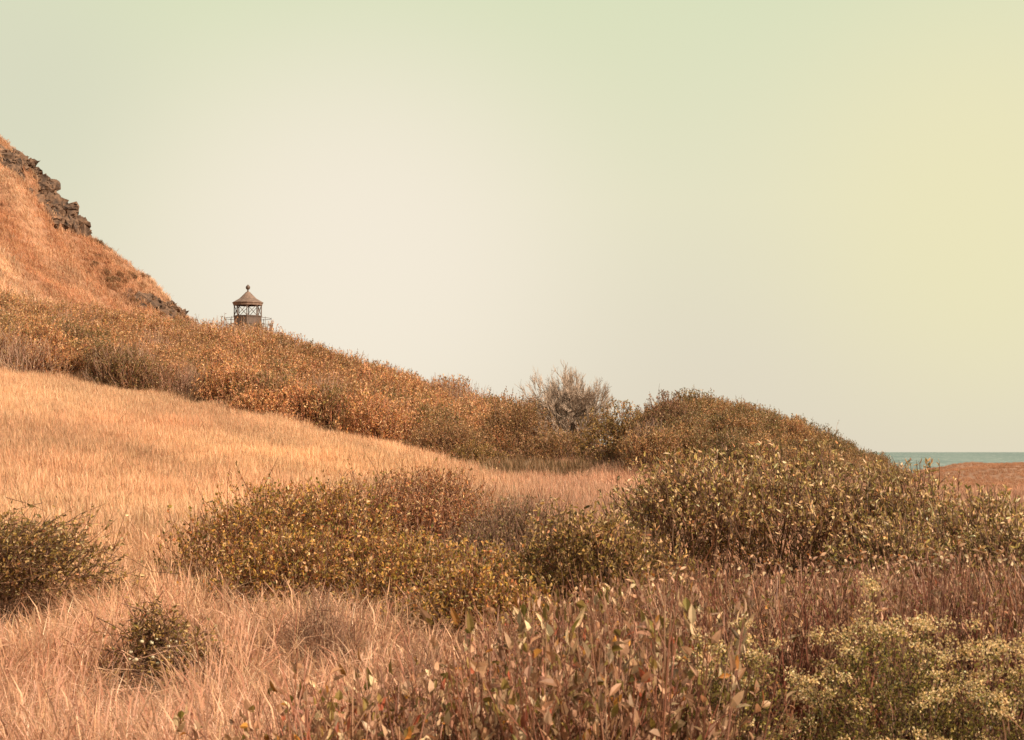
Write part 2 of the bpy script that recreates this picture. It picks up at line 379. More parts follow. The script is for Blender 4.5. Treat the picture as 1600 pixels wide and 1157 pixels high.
# ------------------------------------------------------------------ shrubs
def lobes_shrub(seed, rx, ry, h, nlobes, nshoots, pal, leaf=(.04, .016), nleaf=7, shoot=.3, twig=(.20, .11, .07), wind=(0, 0, 0),
                updir=.7, lobe_r=.42, fine=False, leafmb=None, stemmb=None, origin=(0, 0, 0), twig_r=.004, stems=40, shell=.4, lobes=None, stray=.05, hollow=0, twigpal=None, curl=.25, bare=.12, leafspread=.9, zmin=.05):
    r = np.random.default_rng(seed)
    lm = leafmb or MB(); sm = stemmb or lm
    if lobes is None:
        a = r.uniform(0, 2 * np.pi, nlobes); q = np.sqrt(r.random(nlobes)) * .72
        lx = np.cos(a) * q * rx; ly = np.sin(a) * q * ry
        top = h * (1 - .55 * q ** 2) * r.uniform(.75, 1.05, nlobes)
        lr = lobe_r * h * r.uniform(.6, 1.15, nlobes)
        lz = np.maximum(top - lr, lr * .3)
        lob = np.stack([lx, ly, lz, lr], 1)
    else: lob = np.array(lobes, float)
    wts = lob[:, 3] ** 2; li = r.choice(len(lob), nshoots, p=wts / wts.sum())
    out = r.normal(size=(nshoots, 3)); out[:, 2] = out[:, 2] * .9 + .35; out = unit(out)
    rr = lob[li, 3:4] * (1 - shell * r.random((nshoots, 1)) ** 1.6) * r.uniform(.9, 1.1, (nshoots, 1))
    tip = lob[li, :3] + out * rr * np.array([1.15, 1.15, 1.0])
    fz = h / np.percentile(tip[:, 2], 99); fx = rx / np.percentile(np.abs(tip[:, 0]), 97); fy = ry / np.percentile(np.abs(tip[:, 1]), 97)
    tip = tip * [fx, fy, fz]; lob = lob.copy(); lob[:, :3] *= [fx, fy, fz]; lob[:, 3] *= min(fx, fz)
    tip[:, 2] = np.where(tip[:, 2] > h, h + (tip[:, 2] - h) * .3, tip[:, 2])
    inside = np.zeros(nshoots, bool)                       # keep few tips buried deep in other lobes
    for Lb in lob:
        dd = np.linalg.norm((tip - Lb[:3]) / [1.15, 1.15, 1], axis=1); inside |= dd < Lb[3] * (.55)
    k = (~inside | (r.random(nshoots) < .25)) & (tip[:, 2] > zmin)
    if hollow: k &= (tip[:, 2] > hollow * r.uniform(.85, 1.15, nshoots)) | (tip[:, 1] > .1 * ry)     # open under the front of the canopy
    tip = tip[k]; out = out[k]; n = len(tip)
    sg = r.random((n, 1)) < stray; tip = tip + np.where(sg, (out * [1, 1, .6] + [0, 0, .25]) * h * r.uniform(.06, .24, (n, 1)), 0)
    d = unit(out * .55 + np.array([0, 0, updir]) + r.normal(size=(n, 3)) * .28 + np.array(wind))
    sl = shoot * r.uniform(.6, 1.35, (n, 1)) * np.where(sg, 1.8, 1); st = tip - d * sl
    tp = twigpal or [(1, twig), (1, tuple(c * .65 for c in twig)), (.6, tuple(min(1, c * 1.6) for c in twig))]
    add_curve_tubes(lm, st + origin, tip + origin, twig_r, twig_r * .4, pick(r, tp, n), r, .05, 2)
    # leaves along shoots
    m = n * nleaf; si = np.repeat(np.arange(n), nleaf); t = r.uniform(.1, 1.0, m)[:, None]
    p = st[si] * (1 - t) + tip[si] * t
    ld = unit(d[si] * .75 + unit(r.normal(size=(m, 3))) * leafspread + np.array(wind) * 1.2)
    # a whole shoot shares a tone so the crown reads in light and dark clumps of growth
    c = pick(r, pal, m, .15); c *= (1 + r.normal(size=(n, 1)) * .16)[si].clip(.55, 1.5)
    keep = (r.random(n) > bare)[si]
    p, ld, c = p[keep], ld[keep], np.clip(c[keep], .008, .9); m = len(p)
    add_leaves(lm, p + origin, ld, r, leaf[0] * r.uniform(.6, 1.25, m), leaf[1] * r.uniform(.7, 1.3, m), c, curl, fine)
    # stems from the root to the shoots
    if stems:
        ns = min(stems, n); ch = r.choice(n, ns, replace=False); e = st[ch]
        b = np.stack([e[:, 0] * .1 + r.normal(size=ns) * .02, e[:, 1] * .1 + r.normal(size=ns) * .02, np.full(ns, -.05)], 1)
        mid = b * .5 + e * .5 + r.normal(size=(ns, 3)) * .05 * h
        cc = pick(r, tp, ns)
        add_curve_tubes(sm, b + origin, mid + origin, twig_r * 2.6, twig_r * 1.7, cc, r, .05, 2, 4)
        add_curve_tubes(sm, mid + origin, e + origin, twig_r * 1.7, twig_r, cc, r, .06, 2)
    return lm, sm

OLIVE = [(3, (.20, .17, .06)), (3, (.30, .22, .09)), (2, (.42, .30, .16)), (1.2, (.55, .42, .27)), (1, (.28, .13, .06)), (1, (.12, .11, .045))]
SCRUB = [(3, (.52, .29, .14)), (3, (.46, .28, .12)), (2.4, (.62, .41, .22)), (2, (.32, .23, .085)), (1.2, (.33, .14, .07)), (1.2, (.72, .54, .34))]

# hillside scrub prototypes
def scrub_proto(seed, pal, leaf=(.075, .034)):
    r = np.random.default_rng(seed)
    lm, _ = lobes_shrub(seed, 1.0, 1.0, 1.55, 7, 850, pal, leaf, 7, .34, twig=(.33, .19, .12), twig_r=.007, stems=40, lobe_r=.36, shell=.6, updir=.9)
    return lm.mesh('scrub', M_LEAFI)
def dead_proto(seed):
    return lobes_shrub(seed, 1.0, 1.0, 1.6, 7, 500, SCRUB, (.05, .02), 3, .45, twigpal=[(2, (.44, .31, .23)), (1, (.32, .2, .14)), (1, (.52, .4, .3))], twig_r=.007, stems=60, lobe_r=.36, shell=.7, updir=1.1, bare=.75)[0].mesh('scrub', M_LEAFI)
scrub_c = protos('scrub', [scrub_proto(200 + k, SCRUB if k < 4 else OLIVE) for k in range(7)] + [dead_proto(220), dead_proto(221)])

def scrub_tint(x, y, px):
    n = len(x); nz = fbm(x * .16, y * .12)[:, None]
    left = np.clip((90 - px) / 260, 0, 1)[:, None] * .6
    base = np.array([1.08, .97, .92]) * (1.27 - .35 * nz)
    return base * (1 - left * np.array([.38, .22, .22]))
r = np.random.default_rng(7)
x, y = jgrid(r, -60, 2, 56, 104, .92)
px = PXof(x, y); k = (px > -420) & (px < 1010) & ((px < 800) | (y > 62)) & (y > scrub_front(px) - 1.2 + 4.2 * vnoise(x * .7, y * 0)); x, y, px = x[k], y[k], px[k]
n = len(x); s = r.uniform(.7, 1.1, n) * (.82 + .5 * vnoise(x * .42, y * .3)) * (1.0 + .14 * np.exp(-((px - 390) / 60) ** 2) * (y > 70))
olive = (r.random(n) < .14 + .45 * np.clip((y < scrub_front(px) + 7), 0, 1) * .6)
vid = np.where(olive, r.integers(4, 7, n), r.integers(0, 4, n)); vid = np.where(r.random(n) < .2 * (fbm(x * .25 + 3, y * .2) > .5) + .05, r.integers(7, 9, n), vid)
scatter('hillside_scrub', scrub_c, np.stack([x, y, H(x, y) - .05], 1), np.stack([r.normal(size=n) * .1, r.normal(size=n) * .1, r.uniform(0, 6.28, n)], 1),
        np.stack([s, s, s * r.uniform(.85, 1.15, n)], 1), vid, scrub_tint(x, y, px) * r.uniform(.82, 1.12, (n, 1)), 'orange brown scrub covering the ridge below the lighthouse')
# knoll scrub right of centre
x, y = jgrid(r, 3.2, 12.2, 46, 60, .62)
px = PXof(x, y); k = (px > 1000) & (px < 1405); x, y, px = x[k], y[k], px[k]
n = len(x); s = r.uniform(.45, .62, n) * (1.42 - .45 * np.clip((px - 1080) / 300, 0, 1.2))
KT = np.array([.88, .84, .78]) * r.uniform(.85, 1.2, (n, 1))
scatter('knoll_scrub', scrub_c, np.stack([x, y, H(x, y) - .05], 1), np.stack([r.normal(size=n) * .1, r.normal(size=n) * .1, r.uniform(0, 6.28, n)], 1),
        np.stack([s, s, s], 1), np.where(r.random(n) < .5, r.integers(4, 7, n), r.integers(0, 4, n)), KT, 'brown scrub covering the rounded knoll beside the sea')

def place_root(name, px, d, label, cat, group=None, dz=0.):
    x = (px - 800) / F * d; o = bpy.data.objects.new(name, None); COL.objects.link(o)
    o.location = (x, d, float(H(x, d)) + dz); o.empty_display_size = .2
    return tag(o, label, cat, group)

BUSHES = []
def bush(name, px, d, label, cat='bush', group=None, top=None, width=None, depth=None, pal=OLIVE, dens=1., **kw):
    """top = photograph row of its highest point, width in photograph pixels"""
    root = place_root(name, px, d, label, cat, group)
    h = float(W(px, top, d)[2] - root.location.z); rx = width / 2 / F * d; ry = depth / 2 if depth else rx * .8
    BUSHES.append((root.location.x, d, rx, ry))
    leaf = kw.get('leaf', (.04, .016))
    n = int(dens * (rx * 2 * h * 2.2 + rx * ry * 3) / (leaf[0] * leaf[1]) / kw.get('nleaf', 7) * 2.3)
    lm, sm = lobes_shrub(kw.pop('seed', int(px)), rx, ry, h, kw.pop('nlobes', 14), n, pal, leafmb=MB(), stemmb=MB(), **kw)
    lm.obj('foliage', M_LEAF, root); sm.obj('stem', M_BARK, root)
    return root

MIDP = [(3, (.30, .20, .09)), (2, (.42, .28, .15)), (2, (.22, .17, .065)), (1.5, (.55, .40, .25)), (1, (.33, .16, .08))]
DARKP = [(3, (.22, .17, .05)), (3, (.33, .23, .08)), (1.7, (.47, .33, .16)), (1, (.12, .10, .035)), (1, (.60, .45, .26)), (.6, (.36, .17, .08))]
DARKP, MIDP = warm(DARKP), warm(MIDP)
G1 = 'rounded bushes at the foot of the ridge'
bush('round_bush', 700, 56, 'tan brown bush at the foot of the ridge, left of the dark hollow', group=G1, top=655, width=130, pal=MIDP, leaf=(.07, .03), twig_r=.006, twig=(.3, .18, .11))
bush('round_bush', 805, 57, 'tall rounded tan bush standing directly left of the bare grey shrub', group=G1, top=622, width=110, pal=MIDP, leaf=(.07, .03), twig_r=.006, nlobes=16, twig=(.3, .18, .11))
bush('round_bush', 868, 55, 'brown bush around the foot of the bare grey shrub', group=G1, top=672, width=110, pal=MIDP, leaf=(.07, .03), twig_r=.006, twig=(.3, .18, .11))
bush('round_bush', 745, 51, 'low dark green bush standing before the dark hollow at the meadow edge', group=G1, top=690, width=90, pal=DARKP, leaf=(.06, .028), twig_r=.006)
bush('round_bush', 965, 50, 'dark green rounded bush directly right of the bare grey shrub', group=G1, top=628, width=125, pal=DARKP, leaf=(.07, .03), twig_r=.006, nlobes=12)
bush('round_bush', 1015, 47, 'greyish twiggy bush between the dark bush and the knoll', group=G1, top=655, width=70, pal=MIDP, leaf=(.06, .022), twig_r=.006, twig=(.36, .25, .19), bare=.5)
bush('round_bush', 1045, 49, 'reddish brown bush on top of the knoll at its left end', group=G1, top=612, width=90, pal=[(3, (.30, .15, .085)), (2, (.24, .16, .07)), (1, (.45, .3, .18))], leaf=(.06, .026), twig_r=.006)

# bare grey shrub ----------------------------------------------------
def bare_shrub():
    root = place_root('bare_shrub', 893, 58, 'bare grey twiggy shrub fanning out above the bushes against the sky', 'shrub')
    r = np.random.default_rng(11); tr = MB(); tw = MB(); tw2 = MB()
    def grow(p, d, ln, rad_, lvl):
        nseg = 3; q = p
        for s in range(nseg):
            d = unit(d + r.normal(size=3) * .13 + np.array([0, 0, .05])); e = q + d * ln / nseg
            mbx = tr if lvl < 2 else tw
            r0 = rad_ * (1 - .35 * s / nseg); r1 = rad_ * (1 - .35 * (s + 1) / nseg)
            add_tubes(mbx, q[None], e[None], r0, r1, np.array([.36, .27, .21]) * r.uniform(.7, 1.25) if lvl < 3 else np.array([.42, .32, .25]) * r.uniform(.7, 1.2), 4 if lvl < 2 else 3)
            if lvl < 4 and s > 0 or lvl == 0:
                for _ in range((2, 3, 3, 3)[lvl]):
                    sp = (.75, .55, .5, .5)[lvl]
                    nd = unit(d + unit(r.normal(size=3)) * sp); nd[2] = max(nd[2], .05)
                    grow(e, nd, ln * r.uniform(.5, .74), max(rad_ * .5, .0085), lvl + 1)
            q = e
    for a, tilt, ln in ((2.9, .34, 1.55), (1.6, .02, 1.6), (1.3, .12, 1.5), (.2, .42, 1.45), (-.3, .72, 1.3), (3.3, .55, 1.35), (4.6, .25, 1.4), (.4, .62, 1.4), (2.2, .2, 1.6), (5.4, .15, 1.55), (.9, .3, 1.5)):
        d = unit(np.array([math.cos(a) * math.sin(tilt), math.sin(a) * math.sin(tilt) * .8, math.cos(tilt)]))
        grow(np.array([math.cos(a) * .1, math.sin(a) * .1, 0.]), d, ln, .035, 0)
    tr.obj('trunk', M_BARK, root); tw.obj('twigs', M_BARK, root)
    root.scale = (.60, .60, .86)
    return root
bs = bare_shrub()

# rushes patch -------------------------------------------------------
r = np.random.default_rng(21)
RUSHT = .72
rush = protos('rush', [tuft(160 + k, 60, .25, .75, .012, .15, [(3, (.26, .15, .075)), (2, (.34, .21, .11)), (1, (.2, .15, .06))], .2, (-.02, 0), .1) for k in range(3)])
x, y = jgrid(r, -.6, 2.6, 45.5, 51, .22); px = PXof(x, y); k = ((px - 845) / 85) ** 2 + ((y - 48) / 2.4) ** 2 < 1; x, y = x[k], y[k]
grass('rushes', rush, 3, x, y, r, .8, 1.15, np.ones((len(x), 3)) * RUSHT * r.uniform(.8, 1.2, (len(x), 1)), 'dark brown rushes standing at the back of the small meadow')

# central shrub ------------------------------------------------------
CEN = [(3, (.28, .22, .05)), (3, (.44, .29, .085)), (2, (.54, .35, .15)), (1.2, (.62, .46, .27)), (1.6, (.36, .155, .06)), (1.5, (.13, .12, .04)), (.5, (.55, .33, .06))]
REDB = [(3, (.42, .21, .095)), (2, (.34, .155, .07)), (2, (.48, .31, .15)), (1.2, (.24, .19, .06)), (1, (.6, .44, .26))]
redtw = [(2, (.30, .13, .075)), (1, (.2, .085, .05)), (1, (.42, .26, .17))]
CEN, REDB = warm(CEN), warm(REDB)
G2 = 'leafy bushes in the middle of the meadow'
bush('leafy_bush', 455, 19.5, 'yellow green leafy bush rising from the dry grass left of centre', group=G2, top=752, width=350, depth=2.0, pal=CEN, leaf=(.042, .02), twigpal=redtw, nlobes=22, fine=True, shoot=.28, seed=31)
bush('leafy_bush', 640, 20.5, 'rusty brown bush with red twigs, topmost of the central clump', group=G2, top=735, width=480, depth=2.6, pal=REDB, leaf=(.04, .017), twigpal=redtw, nlobes=22, fine=True, shoot=.34, seed=32, bare=.25)
bush('leafy_bush', 610, 17.6, 'low olive green bush in front of the rusty brown one', group=G2, top=826, width=520, depth=1.8, pal=CEN, leaf=(.042, .02), twigpal=redtw, nlobes=18, fine=True, seed=33)
bush('leafy_bush', 800, 19, 'greyish twiggy bush at the right end of the central clump', group=G2, top=776, width=240, depth=1.8, pal=[(2, (.36, .23, .13)), (2, (.24, .18, .07)), (1, (.5, .36, .23))], leaf=(.036, .013), twigpal=[(2, (.36, .22, .15)), (1, (.24, .13, .09))], nlobes=12, fine=True, bare=.45, seed=34)
bush('leafy_bush', 745, 15.5, 'small olive bush with pale leaves below the twiggy bush', group=G2, top=872, width=270, depth=1.3, pal=CEN, leaf=(.045, .019), twigpal=redtw, nlobes=10, fine=True, seed=35)
bush('leafy_bush', 915, 16.5, 'green bush between the central clump and the pale leaved thicket', group=G2, top=790, width=230, depth=1.5, pal=DARKP, leaf=(.05, .022), nlobes=12, fine=True, seed=36)

# left bush
bush('leafy_bush', -5, 16.5, 'dark olive bush cut by the left edge of the meadow', group='leafy bushes on the left', top=800, width=350, depth=1.6, updir=.25, leafspread=1.1, lobe_r=.26, stray=.14, shell=.7, dens=.75, pal=DARKP + [(1.5, (.42, .32, .17))], leaf=(.045, .018), nlobes=16, fine=True, seed=37, wind=(.25, 0, 0))
dk = bush('leafy_bush', 265, 13.4, 'small dark green bush with white seed heads low in the grass', group='leafy bushes on the left', top=945, width=250, depth=.9, updir=.2, shoot=.26, lobes=[(-.42, 0, .22, .2), (-.12, .05, .42, .26), (.2, -.05, .3, .26), (.5, -.1, .14, .24), (.1, -.3, .16, .24)], stray=.12, shell=.85, dens=.75, pal=DARKP, leaf=(.04, .014), nlobes=14, fine=True, seed=38)
r = np.random.default_rng(40); sh = MB()
for k in range(16):
    c = np.array([r.uniform(-.24, .14), r.uniform(-.38, -.1), r.uniform(.46, .62) ])
    bm = bmesh.new(); bmesh.ops.create_icosphere(bm, subdivisions=2, radius=r.uniform(.008, .016))
    vs = np.array([v.co[:] for v in bm.verts]) * [1, 1, .8] * (1 + r.normal(size=(len(bm.verts), 1)) * .08) + c
    sh.add(vs, [[v.index for v in f.verts] for f in bm.faces], None, (.72, .66, .48)); bm.free()
tag(sh.obj('seed_heads', M_LEAF, dk, smooth=True), kind='stuff')

# pale-leaved thicket (right), wind-blown to the left
PALE = [(3, (.58, .43, .24)), (3, (.38, .30, .11)), (2, (.25, .21, .06)), (1.4, (.74, .58, .37)), (1.1, (.15, .13, .045)), (1, (.45, .25, .12))]
PALE = warm(PALE, (1.12, 1.0, .95))
G3 = 'pale leaved bushes of the right hand thicket'
wk = dict(leaf=(.062, .021), twig_r=.006, fine=True, shoot=.36, wind=(-.12, 0, .12), curl=.35, leafspread=.95, shell=.5)
bush('broadleaf_bush', 1085, 19.5, 'pale leaved bush with a dark hollow beneath, at the left end of the thicket', group=G3, top=708, width=300, depth=2.4, pal=PALE, nlobes=18, seed=41, hollow=1.2, **wk)
bush('broadleaf_bush', 1240, 20, 'highest pale leaved bush, directly before the brown knoll', group=G3, top=693, width=260, depth=2.4, pal=PALE, nlobes=18, seed=42, stray=0, hollow=1.1, **wk)
bush('broadleaf_bush', 1385, 20, 'pale leaved bush standing just below the open sea', group=G3, top=722, width=230, depth=2.4, pal=PALE, nlobes=16, seed=43, stray=0, hollow=.85, **wk)
bush('broadleaf_bush', 1530, 18, 'yellowish green bush at the right end of the thicket below the headland', group=G3, top=764, width=270, depth=2.2, pal=PALE, nlobes=16, seed=44, stray=0, **dict(wk, leaf=(.06, .02)))
bush('broadleaf_bush', 1400, 16, 'low tan green bush in front of the thicket, above the red stems', group=G3, top=806, width=260, depth=1.4, pal=PALE, nlobes=14, seed=45, stray=0, **dict(wk, leaf=(.05, .018)))
bush('broadleaf_bush', 1590, 15, 'low olive bush cut by the right edge of the view', group=G3, top=800, width=230, depth=1.6, pal=PALE, nlobes=12, seed=46, stray=0, **dict(wk, leaf=(.05, .018)))
bush('broadleaf_bush', 1010, 16.8, 'low green bush in the shade at the thicket foot', group=G3, top=832, width=190, depth=1.1, pal=DARKP, nlobes=10, seed=47, **dict(wk, leaf=(.055, .02)))

# red-stemmed foreground brush ---------------------------------------
BRL = [(3, (.46, .30, .18)), (2.4, (.58, .42, .27)), (2, (.34, .20, .11)), (2.6, (.25, .20, .06)), (.35, (.50, .24, .06)), (1.2, (.72, .56, .38)), (.15, (.38, .12, .06))]
RST = [(3, (.34, .175, .11)), (2, (.24, .115, .075)), (2.5, (.46, .29, .19)), (1, (.60, .43, .30)), (1, (.30, .12, .08))]
def brush_proto(seed, leafy, big):
    r = np.random.default_rng(seed); mb = MB(); n = 22
    a = r.uniform(0, 6.28, n); q = np.sqrt(r.random(n)) * .22
    p = np.stack([np.cos(a) * q, np.sin(a) * q, np.full(n, -.05)], 1)
    d = unit(np.stack([np.cos(a) * q * 1.0 + r.normal(size=n) * .13, np.sin(a) * q * 1.0 + r.normal(size=n) * .13, np.ones(n)], 1))
    ln = r.uniform(.7, 1.28, (n, 1)); e = p + d * ln; c = pick(r, RST, n)
    m = p + d * ln * .55 + r.normal(size=(n, 3)) * .02
    add_tubes(mb, p, m, .0055, .0042, c, 4); add_tubes(mb, m, e, .0042, .0018, c, 3)
    # side twigs
    k = 5; si = np.repeat(np.arange(n), k); t = r.uniform(.35, .95, n * k)[:, None]
    b = np.where(t < .55, p[si] + (m[si] - p[si]) * t / .55, m[si] + (e[si] - m[si]) * (t - .55) / .45)
    sd_ = unit(d[si] + unit(r.normal(size=(n * k, 3))) * .65); te = b + sd_ * r.uniform(.08, .28, (n * k, 1))
    add_tubes(mb, b, te, .0024, .0012, c[si] * .95, 3)
    # leaves on upper stems and twigs
    nl = int(n * k * leafy); j = r.integers(0, n * k, nl); t = r.uniform(.2, 1, nl)[:, None]
    lp = b[j] + (te[j] - b[j]) * t; ld = unit(sd_[j] + unit(r.normal(size=(nl, 3))) * .8 + [0, 0, .15])
    add_leaves(mb, lp, ld, r, big * r.uniform(.45, 1.2, nl), big * .42 * r.uniform(.6, 1.2, nl), pick(r, BRL, nl, .16), .4, True)
    return mb.mesh('red_brush', M_LEAFI)
brush_c = protos('red_brush', [brush_proto(300 + k, 1.3, .042) for k in range(4)] + [brush_proto(310 + k, 2.6, .06) for k in range(3)])
r = np.random.default_rng(51)
x, y = jgrid(r, -2.2, 10, 6.6, 15.5, .22)
px = PXof(x, y); edge = 850 + 30 * np.sin(y * 2) + 14 * (y - 9) ; k = (px > edge - 170 * np.clip(10 - y, 0, 2)) & (px < 2900); k &= in_view(x, y, 200)
k &= ~((px > 1010) & (y < 8.9)) & ~((px > 1180) & (y < 9.3)); x, y, px = x[k], y[k], px[k]; n = len(x)
zt = -np.interp(px, [600, 700, 850, 950, 1100, 1300, 1600, 1900], [345, 330, 262, 212, 195, 185, 175, 175]) / F * y      # canopy line seen from the path
zt = np.where(y > 13, zt - (y - 13) * .12, zt) + (fbm(x * .8, y * .8) - .5) * .28
hs = np.clip(zt - H(x, y), .3, 1.5) / 1.2
hs = np.minimum(hs, 1.25)
leafy = px < 1060 + 80 * r.normal(size=n)
scatter('red_stemmed_brush', brush_c, np.stack([x, y, H(x, y)], 1), np.stack([r.normal(size=n) * .1, r.normal(size=n) * .1, r.uniform(0, 6.28, n)], 1),
        np.stack([np.full(n, 1.), np.full(n, 1.), hs], 1), np.where(leafy, r.integers(4, 7, n), r.integers(0, 4, n)), np.array([.90, .79, .76]) * r.uniform(.75, 1.2, (n, 1)),
        'red stemmed brush with curled dry leaves in the right foreground')

# coyote brush with cream fluff -------------------------------------
COY = [(4, (.27, .22, .055)), (2, (.40, .31, .09)), (1.5, (.12, .11, .04)), (1, (.42, .33, .16))]
def fluffy(px, d, top, width, depth, label, seed):
    root = bush('seedhead_bush', px, d, label, group='bushes with cream fluffy seed heads', top=top, width=width, depth=depth, pal=COY, leaf=(.022, .010), nleaf=9, shoot=.14, nlobes=16, fine=False, seed=seed, dens=.5, twig_r=.0025, shell=.35, bare=0.03)
    fol = [c for c in root.children if c.name.startswith('foliage')][0]
    co = np.empty(len(fol.data.vertices) * 3, np.float32); fol.data.vertices.foreach_get('co', co); co = co.reshape(-1, 3)
    r = np.random.default_rng(seed + 1)
    # clusters near the outer shell
    cell = {}
    for v in co[::3]:
        kx = (int(round(v[0] / .085)), int(round(v[1] / .085)))
        if kx not in cell or v[2] > cell[kx][2]: cell[kx] = v
    P = np.array([v for v in cell.values() if v[2] > .25]); P = P[r.random(len(P)) < .75]
    m = 60; pos = np.repeat(P, m, 0) + r.normal(size=(len(P) * m, 3)) * [.023, .023, .014]
    nn = len(pos); mb = MB()
    add_leaves(mb, pos, unit(r.normal(size=(nn, 3)) + [0, 0, .6]), r, np.full(nn, .013) * r.uniform(.6, 1.3, nn), np.full(nn, .009), pick(r, [(3, (.74, .52, .25)), (1.4, (.84, .66, .40)), (1.3, (.5, .34, .17)), (1, (.35, .3, .12))], nn), .3)
    mb.obj('seed_heads', M_LEAF, root)
fluffy(1400, 8.0, 982, 360, .9, 'widest bush topped with cream fluffy seed heads, right foreground', 61)
fluffy(1140, 7.9, 1012, 250, .7, 'smaller green bush with few cream seed heads, left of the widest one', 63)
fluffy(1590, 7.6, 1020, 220, .7, 'bush with cream seed heads cut by the right edge', 65)

# taller dry weeds before the central clump --------------------------
r = np.random.default_rng(71)
weed_pal = [(3, (.50, .32, .20)), (2, (.60, .43, .29)), (2, (.36, .2, .125))]
weeds = protos('weed', [tuft(180 + k, 46, .12, .72, .007, .7, weed_pal, .5, (0, 0), .26) for k in range(4)])
x, y = jgrid(r, -4.2, .9, 11.5, 17, .17); px = PXof(x, y)
k = (px > 310) & (px < 850) & (r.random(len(x)) < .8) & ~((((px - 265) / 90) ** 2 + ((y - 13.2) / .8) ** 2) < 1); x, y = x[k], y[k]
nf = fbm(x * 1.1, y * 1.1)[:, None]
grass('tall_dry_weeds', weeds, 4, x, y, r, .7, 1.1, np.array([1, .92, .88]) * (1.35 - .7 * nf), 'tall tangled dry weeds in front of the leafy bushes')
def weed_clump(px, d, top, width, label, seed):
    bush('dry_weed', px, d, label, cat='dry weed', group='dry twiggy weeds', top=top, width=width, depth=.9, pal=[(2, (.34, .19, .115)), (1, (.48, .31, .2))], leaf=(.02, .006), nleaf=4, shoot=.3, nlobes=9, seed=seed, dens=.16, twigpal=[(2, (.36, .2, .13)), (1, (.26, .13, .085)), (1, (.5, .34, .24))], twig_r=.0028, bare=.5, shell=.8)
weed_clump(505, 14, 915, 170, 'rusty brown twiggy dry weed in the middle of the foreground grass', 73)
weed_clump(655, 12.6, 985, 120, 'low twiggy dry weed at the left foot of the red stems', 75)

def clear_of_bushes(x, y):
    """keep mask and height factor: no grass inside a bush, shorter grass at its foot"""
    keep = np.ones(len(x), bool); f = np.ones(len(x))
    for bx, by, rx, ry in BUSHES:
        if by > 45: continue
        if by < 14: rx, ry = rx * .75, ry * .6
        q = ((x - bx) / (rx * .85)) ** 2 + ((y - by) / (ry * .85)) ** 2; keep &= q > 1
        m = (np.abs(x - bx) < rx) & (y < by) & (y > by - ry - 1.6); f[m] = np.minimum(f[m], .55)
    return keep, f
# near grass (left foreground and between the bushes)
r = np.random.default_rng(1)
x, y = jgrid(r, -10, 4, 7.5, 26, .12)
k = in_view(x, y) & (PXof(x, y) < 1000 + 12 * (y - 12)); x, y = x[k], y[k]
k = r.random(len(x)) < .9 * np.clip((26 - y) / 9, 0, 1); x, y = x[k], y[k]
k, hf = clear_of_bushes(x, y); x, y, hf = x[k], y[k], hf[k]
nz = fbm(x * .9, y * .6)
gl = np.clip((y - 13) / 9, 0, 1)
tnt = np.stack([1.02 - .25 * nz + .04 * gl, .94 - .25 * nz + .05 * gl, .94 - .2 * nz - .04 * gl], 1)
grass('dry_grass', tuft_near, 5, x, y, r, .75, 1.25, tnt, 'pale pinkish dry grass bending over in the left foreground', (.7 + .6 * fbm(x * 1.2 + 5, y * 1.2)) * hf * np.clip(1.15 - (y - 14) * .05, .75, 1.1))
# meadow
x, y = jgrid(r, -26, 36, 15, 68, .26)
px = PXof(x, y)
k = in_view(x, y) & ((y > 20) | (px < 1000)) & (r.random(len(x)) < np.clip((y - 15) / 8, 0, 1)) & (y < scrub_front(px) + 2.8) & clear_of_bushes(x, y)[0]; x, y, px = x[k], y[k], px[k]
nz = fbm(x * .3 + .12 * y, y * .10 + 7); nf = fbm(x * 1.8, y * .9)
pale = np.exp(-((x + 4.2) / 3.6) ** 2 - ((y - 44) / 8) ** 2)[:, None]       # a paler, drier patch of straw
t = (1.42 - .72 * nz - .32 * nf)[:, None] * (np.array([1.06, 1.03, .98]) * (1 - pale) + np.array([1.30, 1.22, 1.08]) * pale)
redp = np.clip((fbm(x * .22 + 11, y * .12) - .5) * 5, 0, 1)[:, None] * (1 - pale); t = t * (1 - redp * [.05, .12, .13])
dull = np.clip((px - 620) / 250, 0, 1)[:, None]
t = t * (1 - dull * [.28, .34, .28])
grass('meadow_grass', tuft_mid, 5, x, y, r, .8, 1.15, t, 'golden dry meadow grass sloping down from the scrub', (.45 + .7 * fbm(x * .7 + 2, y * .5)))
del nz
stalk = protos('stalk', [tuft(190 + k, 7, .1, .8, .008, .5, [(2, (.42, .24, .14)), (1, (.6, .42, .27))], 1., (-.05, 0), .2) for k in range(4)])
x, y = jgrid(r, -22, 6, 15, 60, .8); k = in_view(x, y) & (y < scrub_front(PXof(x, y))) & (fbm(x * .4, y * .3 + 3) > .45) & clear_of_bushes(x, y)[0] & (PXof(x, y) < 1000); x, y = x[k], y[k]
grass('seed_stalks', stalk, 4, x, y, r, .55, 1.0, np.ones((len(x), 3)), 'brown seed stalks standing above the dry grass')
